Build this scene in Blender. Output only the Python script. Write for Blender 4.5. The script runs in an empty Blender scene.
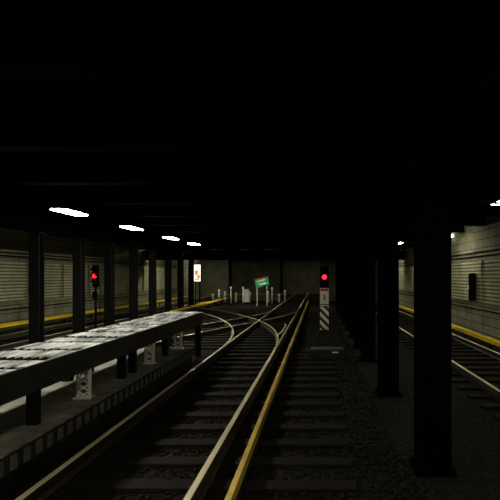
import bpy, bmesh, math, random
from mathutils import Vector, Matrix
random.seed(4)
S=bpy.context.scene
COL=S.collection
S.view_settings.view_transform='Standard'
S.view_settings.look='None'
H=2.0; F=500.0

# ---------------- materials ----------------
def newmat(name):
    m=bpy.data.materials.new(name); m.use_nodes=True
    nt=m.node_tree; nt.nodes.clear()
    o=nt.nodes.new('ShaderNodeOutputMaterial'); b=nt.nodes.new('ShaderNodeBsdfPrincipled')
    nt.links.new(b.outputs[0],o.inputs[0])
    return m,nt,b
def noisy(name,c1,c2,scale=6,rough=.7,metal=0.0,bump=.2,detail=6,spec=.5,stretch=(1,1,1),bands=None,rotz=0,tight=None):
    m,nt,b=newmat(name)
    tc=nt.nodes.new('ShaderNodeTexCoord'); mp=nt.nodes.new('ShaderNodeMapping'); mp.inputs['Scale'].default_value=stretch; mp.inputs['Rotation'].default_value=(0,0,rotz)
    n=nt.nodes.new('ShaderNodeTexNoise'); n.inputs['Scale'].default_value=scale; n.inputs['Detail'].default_value=detail
    r=nt.nodes.new('ShaderNodeValToRGB')
    lo,hi=tight or (.3,.7)
    r.color_ramp.elements[0].position=lo; r.color_ramp.elements[1].position=hi
    r.color_ramp.elements[0].color=(*c1,1); r.color_ramp.elements[1].color=(*c2,1)
    bp=nt.nodes.new('ShaderNodeBump'); bp.inputs['Strength'].default_value=bump; bp.inputs['Distance'].default_value=.02
    L=nt.links.new
    L(tc.outputs['Object'],mp.inputs[0]); L(mp.outputs[0],n.inputs['Vector']); L(n.outputs[0],r.inputs[0])
    if bands:
        sp=nt.nodes.new('ShaderNodeSeparateXYZ'); L(tc.outputs['Object'],sp.inputs[0])
        dv=nt.nodes.new('ShaderNodeMath'); dv.operation='DIVIDE'; dv.inputs[1].default_value=bands; L(sp.outputs[2],dv.inputs[0])
        fr=nt.nodes.new('ShaderNodeMath'); fr.operation='FRACT'; L(dv.outputs[0],fr.inputs[0])
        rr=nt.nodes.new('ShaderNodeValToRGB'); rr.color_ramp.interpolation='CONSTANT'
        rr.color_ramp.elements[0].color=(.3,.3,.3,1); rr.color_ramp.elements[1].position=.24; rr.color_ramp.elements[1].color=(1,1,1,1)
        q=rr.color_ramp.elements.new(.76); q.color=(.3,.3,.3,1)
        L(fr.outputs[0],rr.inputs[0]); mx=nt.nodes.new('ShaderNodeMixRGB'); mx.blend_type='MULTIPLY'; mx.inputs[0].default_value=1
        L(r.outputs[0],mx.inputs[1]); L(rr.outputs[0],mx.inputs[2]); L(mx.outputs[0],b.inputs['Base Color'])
    else: L(r.outputs[0],b.inputs['Base Color'])
    L(n.outputs[0],bp.inputs['Height']); L(bp.outputs[0],b.inputs['Normal'])
    b.inputs['Roughness'].default_value=rough; b.inputs['Metallic'].default_value=metal
    b.inputs['Specular IOR Level'].default_value=spec
    return m
def emis(name,c,s):
    m,nt,b=newmat(name)
    b.inputs['Base Color'].default_value=(*c,1)
    b.inputs['Emission Color'].default_value=(*c,1); b.inputs['Emission Strength'].default_value=s
    n=nt.nodes.new('ShaderNodeTexNoise'); n.inputs['Scale'].default_value=3
    mr=nt.nodes.new('ShaderNodeMapRange'); mr.inputs['To Min'].default_value=s*.92; mr.inputs['To Max'].default_value=s*1.08
    nt.links.new(n.outputs[0],mr.inputs[0]); nt.links.new(mr.outputs[0],b.inputs['Emission Strength'])
    return m

M_steel=noisy('painted_dark_steel',(.0025,.0027,.0025),(.006,.0062,.005),5,.7,0,.1,spec=.12)
M_beamgrey=noisy('walkway_beam_steel',(.012,.0125,.012),(.03,.031,.028),5,.6,0,.15,spec=.2)
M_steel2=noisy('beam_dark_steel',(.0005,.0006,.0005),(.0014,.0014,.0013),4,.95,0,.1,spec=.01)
M_black=noisy('black_metal',(.0006,.0006,.0006),(.0013,.0013,.0013),8,.8,0,.1,spec=.02)
M_ceil=noisy('near_black_concrete_ceiling',(.0006,.0006,.0006),(.002,.002,.0017),2,.95,0,.3,spec=.01)  # ceiling concrete in a nearly black tone
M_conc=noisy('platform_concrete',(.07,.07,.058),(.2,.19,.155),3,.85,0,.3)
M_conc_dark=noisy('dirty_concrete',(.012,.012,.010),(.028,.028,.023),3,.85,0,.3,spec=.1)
M_edge=noisy('ribbed_edge_steel',(.05,.05,.045),(.12,.12,.105),3,.7,0,.3,spec=.2)
M_rail_top=noisy('polished_rail_steel',(.95,.82,.52),(1.0,.9,.62),20,.26,.35,.01,spec=1)
M_rail=noisy('rusty_rail_side',(.012,.009,.006),(.03,.022,.012),30,.7,.3,.3)
M_tie=noisy('oiled_timber',(.0028,.0022,.0014),(.014,.011,.0068),5,.85,0,.5,stretch=(1,8,8),spec=.1)
M_yel=noisy('yellow_cover_board',(.82,.52,.008),(.99,.7,.02),4,.5,0,.1)
M_yel_dim=noisy('grimy_yellow_cover_board',(.45,.31,.04),(.75,.53,.1),3,.5,0,.15)
M_yel_pale=noisy('faded_barrier_paint',(.2,.17,.06),(.34,.29,.12),3,.6,0,.15)
M_white=noisy('white_paint',(.8,.8,.74),(.93,.93,.88),6,.5,0,.05)
M_galv=noisy('galvanised_steel',(.6,.6,.57),(.88,.88,.84),9,.4,.0,.1)
M_deck=noisy('plate_painted_streaks',(.05,.05,.055),(.72,.72,.74),1.3,.5,0,.3,stretch=(5,1.1,1),rotz=.35,tight=(.36,.62))  # lamplight streaks on the deck, put into the plate colour
M_deck2=noisy('grating_painted_shade',(.004,.004,.004),(.012,.012,.012),5,.7,0,.3,spec=.06)  # dark intervals between the light streaks, put into the colour
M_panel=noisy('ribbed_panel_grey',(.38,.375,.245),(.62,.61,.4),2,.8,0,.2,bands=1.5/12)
M_red=emis('red_lens',(1,.005,.012),9)
M_lamp=emis('fluorescent_diffuser',(1,.97,.78),105)
M_lampR=emis('tunnel_lamp_diffuser',(1,.96,.72),105)
M_lampFill=emis('fill_lamp_diffuser',(1,.93,.68),70)  # only for added fill lamps
M_bulk=emis('bulkhead_glass',(1,.95,.8),9)
M_green=noisy('green_enamel',(.03,.34,.17),(.05,.45,.24),4,.4,0,.05)
M_redp=noisy('red_enamel',(.6,.02,.02),(.75,.04,.03),4,.4,0,.05)
M_stone=noisy('ballast_stone',(.0035,.003,.0022),(.017,.0145,.0105),30,.95,0,.4,spec=.08)
M_end=noisy('plain_end_wall_concrete',(.09,.09,.058),(.17,.167,.108),1.2,.9,0,.3)

def wall_mat():
    m,nt,b=newmat('board_marked_concrete')
    L=nt.links.new; N=nt.nodes.new
    tc=N('ShaderNodeTexCoord'); sep=N('ShaderNodeSeparateXYZ'); L(tc.outputs['Object'],sep.inputs[0])
    add=N('ShaderNodeMath'); add.operation='ADD'; L(sep.outputs[0],add.inputs[0]); L(sep.outputs[1],add.inputs[1])
    cb=N('ShaderNodeCombineXYZ'); L(add.outputs[0],cb.inputs[0]); L(sep.outputs[2],cb.inputs[1])
    br=N('ShaderNodeTexBrick'); br.offset=0; br.inputs['Scale'].default_value=1; br.inputs['Brick Width'].default_value=1.3
    br.inputs['Row Height'].default_value=.3; br.inputs['Mortar Size'].default_value=.018
    br.inputs['Color1'].default_value=(.26,.255,.165,1); br.inputs['Color2'].default_value=(.34,.334,.22,1); br.inputs['Mortar'].default_value=(.06,.06,.04,1)
    L(cb.outputs[0],br.inputs['Vector'])
    n=N('ShaderNodeTexNoise'); n.inputs['Scale'].default_value=1.3; n.inputs['Detail'].default_value=8; L(tc.outputs['Object'],n.inputs['Vector'])
    r=N('ShaderNodeValToRGB'); r.color_ramp.elements[0].position=.3; r.color_ramp.elements[1].position=.75
    r.color_ramp.elements[0].color=(.55,.55,.52,1); r.color_ramp.elements[1].color=(1,1,1,1); L(n.outputs[0],r.inputs[0])
    mx=N('ShaderNodeMixRGB'); mx.blend_type='MULTIPLY'; mx.inputs[0].default_value=1; L(br.outputs[0],mx.inputs[1]); L(r.outputs[0],mx.inputs[2])
    L(mx.outputs[0],b.inputs['Base Color']); b.inputs['Roughness'].default_value=.85
    bp=N('ShaderNodeBump'); bp.inputs['Strength'].default_value=.3; bp.inputs['Distance'].default_value=.03; L(n.outputs[0],bp.inputs['Height']); L(bp.outputs[0],b.inputs['Normal'])
    return m
M_wall=wall_mat()
def ballast_mat():
    m,nt,b=newmat('ballast_ground'); L=nt.links.new; N=nt.nodes.new
    tc=N('ShaderNodeTexCoord'); v=N('ShaderNodeTexVoronoi'); v.inputs['Scale'].default_value=14; L(tc.outputs['Object'],v.inputs['Vector'])
    n=N('ShaderNodeTexNoise'); n.inputs['Scale'].default_value=1.2; n.inputs['Detail'].default_value=6; L(tc.outputs['Object'],n.inputs['Vector'])
    r=N('ShaderNodeValToRGB'); r.color_ramp.elements[0].color=(.0024,.002,.0016,1); r.color_ramp.elements[1].color=(.027,.023,.015,1)
    ad=N('ShaderNodeMixRGB'); ad.blend_type='MULTIPLY'; ad.inputs[0].default_value=1
    L(v.outputs['Color'],ad.inputs[1]); L(n.outputs[0],ad.inputs[2]); L(ad.outputs[0],r.inputs[0]); L(r.outputs[0],b.inputs['Base Color'])
    bp=N('ShaderNodeBump'); bp.inputs['Strength'].default_value=1; bp.inputs['Distance'].default_value=.05; bp.invert=True
    L(v.outputs['Distance'],bp.inputs['Height']); L(bp.outputs[0],b.inputs['Normal']); b.inputs['Roughness'].default_value=.95; b.inputs['Specular IOR Level'].default_value=.1
    return m
M_ballast=ballast_mat()
def stripe_mat(name,ca,cb_,scale):
    m,nt,b=newmat(name); L=nt.links.new; N=nt.nodes.new
    tc=N('ShaderNodeTexCoord'); w=N('ShaderNodeTexWave'); w.bands_direction='DIAGONAL'; w.inputs['Scale'].default_value=scale; L(tc.outputs['Object'],w.inputs['Vector'])
    r=N('ShaderNodeValToRGB'); r.color_ramp.interpolation='CONSTANT'; r.color_ramp.elements[0].color=(*ca,1); r.color_ramp.elements[1].color=(*cb_,1); r.color_ramp.elements[1].position=.45
    L(w.outputs[0],r.inputs[0]); L(r.outputs[0],b.inputs['Base Color']); b.inputs['Roughness'].default_value=.5
    return m
M_haz=stripe_mat('hazard_stripes',(.01,.01,.01),(.9,.88,.76),2.0)

# ---------------- builders ----------------
def link(o,parent=None):
    COL.objects.link(o)
    if parent: o.parent=parent
    return o
def addbox(bm,c,s,rot=None):
    M=Matrix.Translation(c)
    if rot is not None: M=M@rot
    M=M@Matrix.Diagonal((*s,1))
    return bmesh.ops.create_cube(bm,size=1,matrix=M)['verts']
def boxes(name,bl,mat,parent=None,loc=(0,0,0),bevel=0):
    bm=bmesh.new()
    for b in bl: addbox(bm,b[0],b[1],b[2] if len(b)>2 else None)
    me=bpy.data.meshes.new(name); bm.to_mesh(me); bm.free(); me.materials.append(mat)
    o=bpy.data.objects.new(name,me); o.location=loc; link(o,parent)
    if bevel:
        md=o.modifiers.new('bevel','BEVEL'); md.width=bevel; md.segments=2
    return o
def cyl(name,r1,r2,h,mat,parent=None,loc=(0,0,0),rot=(0,0,0),seg=20,cap=True):
    bm=bmesh.new(); bmesh.ops.create_cone(bm,cap_ends=cap,segments=seg,radius1=r1,radius2=r2,depth=h)
    me=bpy.data.meshes.new(name); bm.to_mesh(me); bm.free(); me.materials.append(mat)
    for p in me.polygons: p.use_smooth=len(p.vertices)==4
    o=bpy.data.objects.new(name,me); o.location=loc; o.rotation_euler=rot; return link(o,parent)
def empty(name,loc):
    o=bpy.data.objects.new(name,None); o.location=loc; o.empty_display_size=.2; return link(o)
def tag(o,label,cat,group=None):
    o['label']=label; o['category']=cat
    if group: o['group']=group
    return o
def struct(o): o['kind']='structure'; return o
def clone(root,loc):
    n=root.copy(); COL.objects.link(n); n.location=loc
    for c in root.children:
        k=c.copy(); k.parent=n; COL.objects.link(k)
        for d in c.children:
            q=d.copy(); q.parent=k; COL.objects.link(q)
    return n
def sweep(name,prof,path,mats,matfn=None,parent=None):
    bm=bmesh.new(); rings=[]
    n=len(path)
    for i,p in enumerate(path):
        a=Vector(path[max(i-1,0)]); b=Vector(path[min(i+1,n-1)]); t=(b-a).normalized()
        sd=Vector((t.y,-t.x,0)).normalized()
        rings.append([bm.verts.new(Vector(p)+sd*x+Vector((0,0,z))) for x,z in prof])
    k=len(prof)
    for i in range(n-1):
        for j in range(k):
            f=bm.faces.new((rings[i][j],rings[i][(j+1)%k],rings[i+1][(j+1)%k],rings[i+1][j]))
            if matfn: f.material_index=matfn(j)
    bm.faces.new(rings[0]); bm.faces.new(list(reversed(rings[-1])))
    bmesh.ops.recalc_face_normals(bm,faces=bm.faces)
    me=bpy.data.meshes.new(name); bm.to_mesh(me); bm.free()
    for m in mats: me.materials.append(m)
    o=bpy.data.objects.new(name,me); return link(o,parent)

XL=-11.6; XR=5.8; YB=44.0; ZC=4.3; ZF=-0.2; Y0=-2
# ---------------- room shell ----------------
struct(boxes('floor',[(((XL+XR)/2,(Y0+64)/2,ZF-.1),(XR-XL+.6,64-Y0,.2))],M_ballast))
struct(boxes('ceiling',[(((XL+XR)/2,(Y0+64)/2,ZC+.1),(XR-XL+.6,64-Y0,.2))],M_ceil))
struct(boxes('wall_left',[((XL-.15,(Y0+64)/2,(ZC+ZF)/2),(.3,64-Y0,ZC-ZF))],M_wall))
struct(boxes('wall_right',[((XR+.15,(Y0+64)/2,(ZC+ZF)/2),(.3,64-Y0,ZC-ZF))],M_wall))
struct(boxes('wall_back',[((-5.45,YB+.15,(ZC+ZF)/2),(4.7,.3,ZC-ZF)),((1.2,YB+.15,(ZC+ZF)/2),(2.0,.3,ZC-ZF)),((-10.3,YB+6,(ZC+ZF)/2),(5,.3,ZC-ZF))],M_end))
struct(boxes('wall_tunnel_end',[((-1.5,62,(ZC+ZF)/2),(18.6,.3,ZC-ZF))],M_end))
for i,x in enumerate((-7.7,-6.1,-4.5,-3.2)):
    struct(boxes('trim_%d'%(i+1),[((x,YB-.1,(ZC+ZF)/2),(.28,.2,ZC-ZF))],M_conc_dark if i in(0,3) else M_end))
bt=None
for i in range(17):
    y=1.7+2.6*i
    if y>42: break
    if bt is None:
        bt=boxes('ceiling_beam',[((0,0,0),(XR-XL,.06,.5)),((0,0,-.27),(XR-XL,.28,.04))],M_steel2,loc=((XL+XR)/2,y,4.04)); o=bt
    else:
        o=bt.copy(); COL.objects.link(o); o.location.y=y
    tag(o,'near-black steel beam spanning under the tunnel ceiling','beam','ceiling cross beams'); 
o=boxes('header_beam',[(((XL+XR)/2,33.8,3.42),(XR-XL,.35,.66))],M_steel2); tag(o,'deep dark concrete header beam across the tunnel','beam')
for X,lab in((-8.3,'dark steel girder resting on the row of slim posts'),(1.3,'dark steel girder carried by the heavy columns')):
    o=boxes('girder',[((X,17,3.50),(.06,33,.36)),((X,17,3.31),(.26,33,.04)),((X,17,3.70),(.26,33,.04))],M_steel2); tag(o,lab,'beam')
# ---------------- posts ----------------
def hpost(name,w,loc,z1,mat):
    h=z1-ZF
    e=empty(name,(loc[0],loc[1],ZF))
    boxes('shaft',[((0,0,h/2),(.03,w,h)),((0,-w/2+.012,h/2),(w,.025,h)),((0,w/2-.012,h/2),(w,.025,h))],mat,e)
    boxes('base_plate',[((0,0,.015),(w*1.3,w*1.3,.03))]+[((sx*w*.55,sy*w*.55,.05),(.04,.04,.05)) for sx in(-1,1) for sy in(-1,1)],mat,e)
    boxes('cap_plate',[((0,0,h-.015),(w*1.2,w*1.2,.03))],mat,e)
    return e
p0=None
for y in (12.1,14.75,17.36,19.9,22.5,25.1,27.7,30.2,32.7):
    if p0 is None: p0=hpost('steel_post',.3,(-8.3,y),3.29,M_steel); o=p0
    else: o=clone(p0,(-8.3,y,ZF))
    tag(o,'slim dark-painted steel post beside the far wall track','post','posts along the side track')
p0=None
for y in (5.7,9.3,13.0,15.4,17.8,20.4,23,26,29,32):
    if p0 is None: p0=hpost('steel_column',.35,(1.3,y),3.29,M_black); o=p0
    else: o=clone(p0,(1.3,y,ZF))
    tag(o,'heavy black steel column between the two tracks','column','columns between tracks')
# ---------------- tracks ----------------
RP=[(-.07,-.15),(.07,-.15),(.07,-.138),(.012,-.12),(.012,-.045),(.034,-.035),(.034,-.004),(.028,0),(-.028,0),(-.034,-.004),(-.034,-.035),(-.012,-.045),(-.012,-.12),(-.07,-.138)]
def rail(path,lab,grp='running rails'):
    o=sweep('rail',RP,path,[M_rail,M_rail_top],lambda j:1 if j in(6,7,8) else 0); return tag(o,lab,'rail',grp)
G=.7175
def straight(xc,y0,y1,lab):
    for s in(-1,1): rail([(xc+s*(G+.036),y0,0),(xc+s*(G+.036),y1,0)],lab)
MC=-1.93
LC=-5.9
straight(MC,0,61,'polished steel rail of the straight centre track')
straight(-9.85,0,49,'steel rail of the track along the ribbed wall')
straight(3.92,0,61,'steel rail of the single track behind the columns')
straight(LC,0,12.45,'dull steel rail of the track behind the walkway')
def offs(path,d):
    out=[];n=len(path)
    for i,p in enumerate(path):
        a=Vector(path[max(i-1,0)]); b=Vector(path[min(i+1,n-1)]); t=(b-a).normalized()
        out.append((p[0]+t.y*d,p[1]-t.x*d,p[2]))
    return out
R=27.0
cl=[(MC,13.6,.004)]
for i in range(1,29):
    a=.024*i
    cl.append((MC-R*(1-math.cos(a)),13.6+R*math.sin(a),.004))
for s in(-1,1): rail(offs(cl,s*(G+.036)),'polished curved rail swinging away from the centre track','turnout rails')
def scurve(xa,ya,xb,yb,n=36):
    return [(xa+(xb-xa)*(t*t*(3-2*t)),ya+(yb-ya)*t,.008) for t in[i/n for i in range(n+1)]]
c2=scurve(LC,12.5,MC,29)
for s in(-1,1): rail(offs(c2,s*(G+.036)),'curved crossover rail joining the two centre tracks','turnout rails')
for s,ya,yb in((1,17,21),):
    pts=[(MC+s*(G-.09)-(.08 if j in(0,5) else 0)*s,ya+(yb-ya)*j/5,0) for j in range(6)]
    rail(pts,'short steel check rail inside the centre track','check rails')
t0={}
def tie(xc,y,L,lab):
    if L not in t0:
        o=boxes('railway_sleeper',[((0,0,0),(L,.24,.12))],M_tie,bevel=.012); t0[L]=o
    else:
        o=t0[L].copy(); COL.objects.link(o)
    o.location=(xc,y,-.211); o.rotation_euler.z=random.uniform(-.012,.012)
    tag(o,lab,'sleeper','railway sleepers'); return o
y=3.2
while y<44:
    if y<14.5: tie(-1.25,y,3.3,'dark oiled timber sleeper under the centre track')
    elif y>34: tie(MC,y,2.6,'dark oiled timber sleeper under the centre track')
    else: tie((MC+LC)/2,y,6.7,'long dark timber switch sleeper carrying the crossover')
    y+=.66
y=11.2
while y<42: 
    tie(-9.85,y,2.4,'dark timber sleeper of the wall-side track'); y+=.7
y=7
while y<42:
    tie(3.92,y,2.4,'dark timber sleeper of the track behind the columns'); y+=.68
y=8.2
while y<14.4:
    tie(LC,y,2.5,'dark timber sleeper behind the walkway'); y+=.66
def third(x,y0,y1,zt,mat,lab,wc=.2):
    e=empty('third_rail',(x,y0,ZF)); L=y1-y0; h=zt-ZF
    boxes('conductor_rail',[((0,L/2,h-.12),(min(.05,wc*.5),L,.12)),((0,L/2,h-.17),(.1,L,.02))],M_rail,e)
    boxes('cover_board',[((0,L/2,h-.015),(wc,L,.03)),((wc/2-.01,L/2,h-.06),(.02,L,.1)),((-wc/2+.01,L/2,h-.06),(.02,L,.1))],mat,e,bevel=.005)
    b0=None; y=.6
    while y<L:
        if b0 is None: b0=boxes('bracket',[((0,0,(h-.18)/2),(.06,.08,h-.18)),((0,0,.02),(.3,.2,.04))],M_black,e,loc=(0,y,0))
        else:
            b=b0.copy(); b.parent=e; COL.objects.link(b); b.location=(0,y,0)
        y+=2.6
    return tag(e,lab,'third rail')
third(-.80,1,41,.02,M_yel_dim,'third rail with narrow grimy yellow cover beside the centre track',.06)
third(-10.95,8,42,.33,M_yel,'third rail with bright yellow cover board at the wall')
third(4.98,6,42,.2,M_yel,'third rail with yellow cover board by the tunnel wall')
third(-7.6,26,42,.2,M_yel,'short third rail with yellow cover board near the far wall')

tb=bmesh.new(); bmesh.ops.create_icosphere(tb,subdivisions=1,radius=1); tv=[v.co.copy() for v in tb.verts]; tf=[[v.index for v in f.verts] for f in tb.faces]; tb.free()
vs=[];fs=[]
for i in range(7000):
    y=4+(random.random()**1.6)*22; x=random.uniform(-2.9,1.0); r=random.uniform(.018,.04)
    a=random.random()*3; ca,sa=math.cos(a),math.sin(a); sy=random.uniform(.6,1.2); sz=random.uniform(.5,.8); b0=len(vs)
    for c in tv:
        q=c+Vector((random.uniform(-.25,.25),random.uniform(-.25,.25),random.uniform(-.15,.15)))
        X_,Y_=q.x,q.y*sy
        vs.append((x+r*(X_*ca-Y_*sa),y+r*(X_*sa+Y_*ca),ZF+.008+r*q.z*sz))
    fs+= [[b0+k for k in f] for f in tf]
me=bpy.data.meshes.new('ballast_stones'); me.from_pydata(vs,[],fs); me.materials.append(M_stone)
o=link(bpy.data.objects.new('ballast_stones',me)); tag(o,'loose grey crushed ballast stones between the sleepers','ballast'); o['kind']='stuff'

# ---------------- walkway ----------------
lp=empty('low_platform',(0,0,ZF))
YA,YE=1.0,12.2
boxes('slab',[((-3.93,(YA+YE)/2,.40),(1.9,YE-YA,.16))]+[((-3.08,YA+.1+.22*j,.49),(.18,.11,.02)) for j in range(50)],M_conc,lp)
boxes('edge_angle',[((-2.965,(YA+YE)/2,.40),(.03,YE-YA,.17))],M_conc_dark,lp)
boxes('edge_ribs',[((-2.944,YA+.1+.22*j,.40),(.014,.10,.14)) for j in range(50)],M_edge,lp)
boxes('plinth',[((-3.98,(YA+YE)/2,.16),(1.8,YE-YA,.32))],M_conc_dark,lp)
tag(lp,'low ribbed concrete platform with dark edge beside the rail','platform')
ZL=ZF+.48
w=empty('walkway',(0,0,ZL)); Z1=1.0-ZL
ya,ye=2.6,13.9; 
k=0;y=ya
while y<ye-.1:
    L=min((.6,.16,.4,.3,.5,.2)[k%6],ye-y)
    if k%2==0:
        boxes('deck_plate',[((-3.72,y+L/2,Z1-.02),(.98,L-.02,.04))]+[((-3.72,y+.06+j*.1,Z1+.003),(.9,.02,.006)) for j in range(int(L/.1))],M_deck,w)
    else:
        g=boxes('deck_grating',[((-3.72,y+L/2,Z1-.035),(.98,L-.02,.01))]+[((-3.72-.46+j*.102,y+L/2,Z1-.02),(.014,L-.02,.036)) for j in range(10)],M_deck2,w); g['label']='open steel grating, coloured dark as shade between light streaks'
    y+=L;k+=1
boxes('side_beam',[((-3.22,(ya+ye)/2,Z1-.16),(.03,ye-ya,.30)),((-3.25,(ya+ye)/2,Z1-.30),(.10,ye-ya,.02)),((-3.24,(ya+ye)/2,Z1-.02),(.06,ye-ya,.03))],M_beamgrey,w)
boxes('side_beam',[((-4.2,(ya+ye)/2,Z1-.16),(.03,ye-ya,.24))],M_steel,w)
def lattice(y):
    e=[]; hh=Z1-.31; x=-3.3; wd=.16
    for s in(-1,1): e.append(((x+s*wd/2,y,hh/2),(.03,.06,hh)))
    n=4
    for j in range(n):
        z=hh*(j+.5)/n; a=math.atan2(hh/n,wd); Lg=math.hypot(hh/n,wd)
        for s in(-1,1): e.append(((x,y-.02*s,z),(Lg,.01,.024),Matrix.Rotation(s*a,4,'Y')))
    e.append(((x,y,.01),(.26,.16,.02)))
    return boxes('lattice_support',e,M_galv,w)
for y in (4.6,7.05,9.8,11.8): 
    lo=lattice(y); lo['label']='pale galvanised lattice support'
hh=Z1-.04
for i,y in enumerate((3.4,6.0,8.2,8.95,10.9,12.1)):
    boxes('leg',[((-4.1,y,hh/2),(.02,.14,hh)),((-4.1,y-.07,hh/2),(.12,.015,hh)),((-4.1,y+.07,hh/2),(.12,.015,hh)),((-3.7,y,hh-.1),(.9,.06,.1))],M_steel,w)
for y in (5.8,8.4,8.9,10.8):
    boxes('leg',[((-3.3,y,hh/2),(.12,.1,hh))],M_steel,w)
for x in(-3.3,-4.1):
    boxes('leg',[((x,13.75,(ZF-ZL+hh)/2),(.14,.14,hh-(ZF-ZL)))],M_steel,w)
tag(w,'raised steel walkway with lamplight streaks coloured into deck plates on supports','walkway')

# ---------------- ceiling lamps ----------------
def lamp(x,y,z,L,W,mat,top):
    e=empty('ceiling_lamp',(x,y,z))
    boxes('housing',[((0,0,.05),(W+.06,L+.06,.1)),((0,0,.12),(W*.6,L*.9,.05))],M_black,e)
    boxes('diffuser',[((0,0,-.01),(W,L,.03))],mat,e,bevel=.012)
    hg=top-z
    boxes('hanger',[((0,-L*.35,(hg+.14)/2),(.02,.02,hg-.14))],M_black,e)
    boxes('hanger',[((0,L*.35,(hg+.14)/2),(.02,.02,hg-.14))],M_black,e)
    return e
l0=None
for y in (-.1,3.8,7.8,11.7,15.6,19.7,23.4):  # two nearest are out of view, added to light the walkway
    o=lamp(-5.8,y,3.5,1.1,.34,M_lamp,ZC) if l0 is None else clone(l0,(-5.8,y,3.5)); l0=l0 or o
    tag(o,'glowing white fluorescent lamp hanging above the side track','ceiling lamp','fluorescent lamps')
l0=None
for y in (4.2,11.9,19.5,27,35):
    o=lamp(4.4,y,3.78,1.0,.2,M_lampR,ZC) if l0 is None else clone(l0,(4.4,y,3.78)); l0=l0 or o
    tag(o,'small glowing lamp above the single track','ceiling lamp','single track lamps')
l0=None
for x,y in((-5.2,35.2),(-3.4,35.2),(-9.6,35.2),(-7.3,35.2),(-9.8,45.5)):  # hidden lamps added to brighten end wall, side recess and rail tops
    o=lamp(x,y,4.0,1.0,.22,M_lampR,ZC) if l0 is None else clone(l0,(x,y,4.0)); l0=l0 or o
    tag(o,'hidden lamp added behind the header beam to light the far end','ceiling lamp','added far end lamps')
for y in(-1.0,2.4):  # out of view, added to light the near track and walkway supports
    o=lamp(-1.5,y,3.8,1.0,.2,M_lampFill,ZC); tag(o,'unseen fill lamp added above the centre track','ceiling lamp','added fill lamps')
o=lamp(-1.6,57,4.0,1.0,.2,M_lampFill,ZC); tag(o,'fill lamp added deep inside the running tunnel','ceiling lamp')  # added to lift the tunnel end slightly out of black
e=empty('wall_lamp',(XR-.02,21.4,3.72)); boxes('bracket',[((0,0,.02),(.04,.1,.1))],M_black,e); boxes('lamp_glass',[((-.09,0,0),(.14,.2,.13))],M_bulk,e,bevel=.03)
tag(e,'tiny bulkhead lamp on the concrete wall','wall lamp')

# ---------------- wall panels ----------------
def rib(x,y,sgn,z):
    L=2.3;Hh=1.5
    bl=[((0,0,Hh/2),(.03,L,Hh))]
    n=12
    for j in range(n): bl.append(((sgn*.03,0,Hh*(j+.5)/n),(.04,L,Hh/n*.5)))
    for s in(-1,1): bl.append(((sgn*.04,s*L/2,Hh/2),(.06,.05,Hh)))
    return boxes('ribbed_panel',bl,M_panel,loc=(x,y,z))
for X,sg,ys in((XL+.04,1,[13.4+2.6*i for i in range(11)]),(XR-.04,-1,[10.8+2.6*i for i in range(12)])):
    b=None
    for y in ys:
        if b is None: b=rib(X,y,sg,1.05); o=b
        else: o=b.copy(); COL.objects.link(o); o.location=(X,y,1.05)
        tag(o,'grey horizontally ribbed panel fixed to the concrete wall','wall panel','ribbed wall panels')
for X,zs in((XL+.03,(2.75,2.87,.75)),(XR-.03,(2.7,2.85,.8))):
    for z in zs:
        o=cyl('cable',.025,.025,40,M_black,loc=(X,23,z),rot=(math.pi/2,0,0),seg=8); tag(o,'black cable running along the tunnel wall','cable','wall cables')
e=empty('wall_cabinet',(XR-.24,18.0,1.1))
boxes('body',[((0,0,.5),(.2,.22,1.0))],M_steel,e,bevel=.01); boxes('door',[((-.11,0,.5),(.02,.18,.92))],M_steel2,e); boxes('handle',[((-.13,.06,.5),(.02,.03,.14))],M_galv,e)
tag(e,'tall narrow dark cabinet mounted on the ribbed wall','cabinet')

# ---------------- signals ----------------
def signal(x,y,zhead,kind,wh,lr):
    e=empty('signal',(x,y,ZF)); hz=zhead-ZF
    cyl('pole',.05,.05,hz-.3,M_steel if kind else M_black,e,loc=(0,0,(hz-.3)/2))
    hd=boxes('signal_head',[((0,0,hz),(wh,.2,.86))],M_black,e,bevel=.04)
    for j,(dz,m) in enumerate(((.24,M_black),(0,M_red),(-.24,M_black))):
        cyl('lens',lr,lr,.03,m,hd,loc=(0,-.115,hz+dz),rot=(math.pi/2,0,0))
        bm=bmesh.new(); n=14; r=lr+.015
        vv=[]
        for i in range(n+1):
            a=-.3+ (math.pi+.6)*i/n
            for yy in(-.1,-.26): vv.append(bm.verts.new((r*math.cos(a),yy,r*math.sin(a)+hz+dz)))
        for i in range(n): bm.faces.new((vv[2*i],vv[2*i+1],vv[2*i+3],vv[2*i+2]))
        me=bpy.data.meshes.new('visor'); bm.to_mesh(me); bm.free(); me.materials.append(M_black)
        link(bpy.data.objects.new('visor',me),hd)
    boxes('footing',[((0,0,.04),(.34,.34,.08))],M_conc_dark,e,bevel=.01)
    return e
e=signal(.25,19.6,1.96,0,.34,.09)
pl=boxes('sign_plate',[((0,-.07,1.42),(.34,.02,.62))],M_white,e,bevel=.004); pl['label']='white plate with red band'
boxes('sign_band',[((0,-.084,1.66),(.3,.01,.09))],M_redp,pl)
boxes('sign_stroke',[((0,-.084,1.36),(.06,.01,.22))],M_redp,pl)
hb=boxes('striped_guard',[((0,-.04,.55),(.34,.1,.9))],M_haz,e,bevel=.01); hb['label']='black and pale diagonally striped guard'
boxes('pole_cap',[((0,-.04,1.05),(.36,.14,.04))],M_white,e)
tag(e,'railway signal showing red above a striped guard post','signal')
e=signal(-8.62,19.4,2.0,1,.22,.075)
boxes('sign_plate',[((0,-.07,1.45),(.2,.02,.3))],M_steel,e)
boxes('ladder',[((-.09,.16,1.0),(.02,.02,2.0)),((.09,.16,1.0),(.02,.02,2.0))]+[((0,.16,.2+.25*j),(.18,.015,.015)) for j in range(8)],M_steel,e)
tag(e,'railway signal showing red on a dark pole by the wall track','signal')

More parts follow.
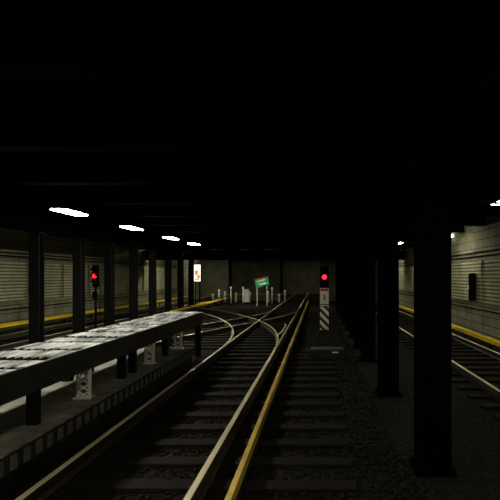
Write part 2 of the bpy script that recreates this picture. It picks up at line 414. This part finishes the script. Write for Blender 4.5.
e=empty('lit_poster',(-7.95,33.0,ZF)); 
M_poster=emis('poster_glow',(1,.88,.7),1.5); M_orange=emis('poster_orange',(1,.3,.06),.7)
boxes('pole',[((-.15,0,.95),(.05,.05,1.9))],M_black,e); boxes('pole',[((.15,0,.95),(.05,.05,1.9))],M_black,e)
boxes('frame',[((0,0,2.4),(.52,.1,1.2))],M_black,e,bevel=.01)
pp=boxes('poster_panel',[((0,-.055,2.4),(.42,.02,1.1))],M_poster,e)
boxes('poster_picture',[((-.06,-.068,2.42),(.18,.01,.3)),((.08,-.068,2.15),(.18,.01,.22)),((-.02,-.068,1.97),(.28,.01,.08))],M_orange,e)
tag(e,'backlit poster in white and orange on short poles','poster')

for px,hh in((213,.7),(219,1.1),(225,.9),(231,1.3),(236,.8),(243,1.3),(250,.85),(268,.9),(272,1.25),(279,.7),(285,1.0)):
    yy=38.5 if hh>1 else 40
    x=(px-318)/F*yy
    o=empty('marker_post',(x,yy,ZF))
    cyl('pole',.032,.032,hh,M_white,o,loc=(0,0,hh/2),seg=10); cyl('foot',.09,.06,.08,M_black,o,loc=(0,0,.04),seg=12); boxes('cap',[((0,0,hh),(.14,.06,.14))],M_white,o)
    tag(o,'short white marker post standing before the end wall','post','white marker posts')
o=boxes('barrier_rail',[((-5.9,41.2,.5),(6.6,.05,.07))]+[((-8.7+.93*j,41.23,.17),(.05,.05,.74)) for j in range(7)],M_yel_pale); tag(o,'low faded yellow barrier rail along the end wall','barrier')
e=empty('sign_board',(-4.1,36.6,ZF))
boxes('pole',[((-.36,0,.75),(.05,.05,1.5))],M_white,e); boxes('pole',[((.36,0,.75),(.05,.05,1.5))],M_white,e)
tl=Matrix.Rotation(-.24,4,'Y')
bd=boxes('panel',[((0,-.04,1.74),(.98,.03,.6),tl)],M_green,e)
boxes('marking',[((-.08,-.06,1.86),(.6,.01,.1),tl),((.05,-.06,1.62),(.5,.01,.09),tl)],M_white,bd)
boxes('edge_strip',[((-.07,-.06,2.04),(.98,.02,.05),tl)],M_redp,bd)
tag(e,'tilted green sign with white markings on two poles','sign')
e=empty('equipment_cabinet',(-5.75,40.3,ZF))
boxes('body',[((0,0,.62),(.5,.4,1.15))],M_conc,e,bevel=.02); boxes('door',[((0,-.21,.62),(.42,.02,1.0))],M_white,e); boxes('plinth',[((0,0,.03),(.56,.46,.08))],M_black,e)
tag(e,'pale equipment cabinet standing before the end wall','cabinet')

e=empty('point_machine',(.25,13.3,ZF))
boxes('body',[((0,0,.13),(.95,.42,.26))],M_conc_dark,e,bevel=.03); boxes('lid',[((0,0,.27),(.88,.38,.05))],M_edge,e,bevel=.02)
boxes('drive_rod',[((-.85,0,.05),(.8,.04,.03))],M_rail,e); boxes('handle',[((.2,-.2,.2),(.16,.03,.03))],M_galv,e)
tag(e,'low dark point machine with lid beside the centre track','point machine')

# ---------------- world, camera ----------------
wd=bpy.data.worlds.new('World'); S.world=wd; wd.use_nodes=True
wd.node_tree.nodes['Background'].inputs[0].default_value=(.6,.65,.6,1); wd.node_tree.nodes['Background'].inputs[1].default_value=.002
cd=bpy.data.cameras.new('camera'); cam=bpy.data.objects.new('camera',cd); COL.objects.link(cam)
cam.location=(0,0,H); cam.rotation_euler=(math.pi/2,0,0)
cd.sensor_width=36; cd.lens=36*F/500; cd.shift_x=-68/500; cd.shift_y=26/500; cd.clip_end=200
S.camera=cam
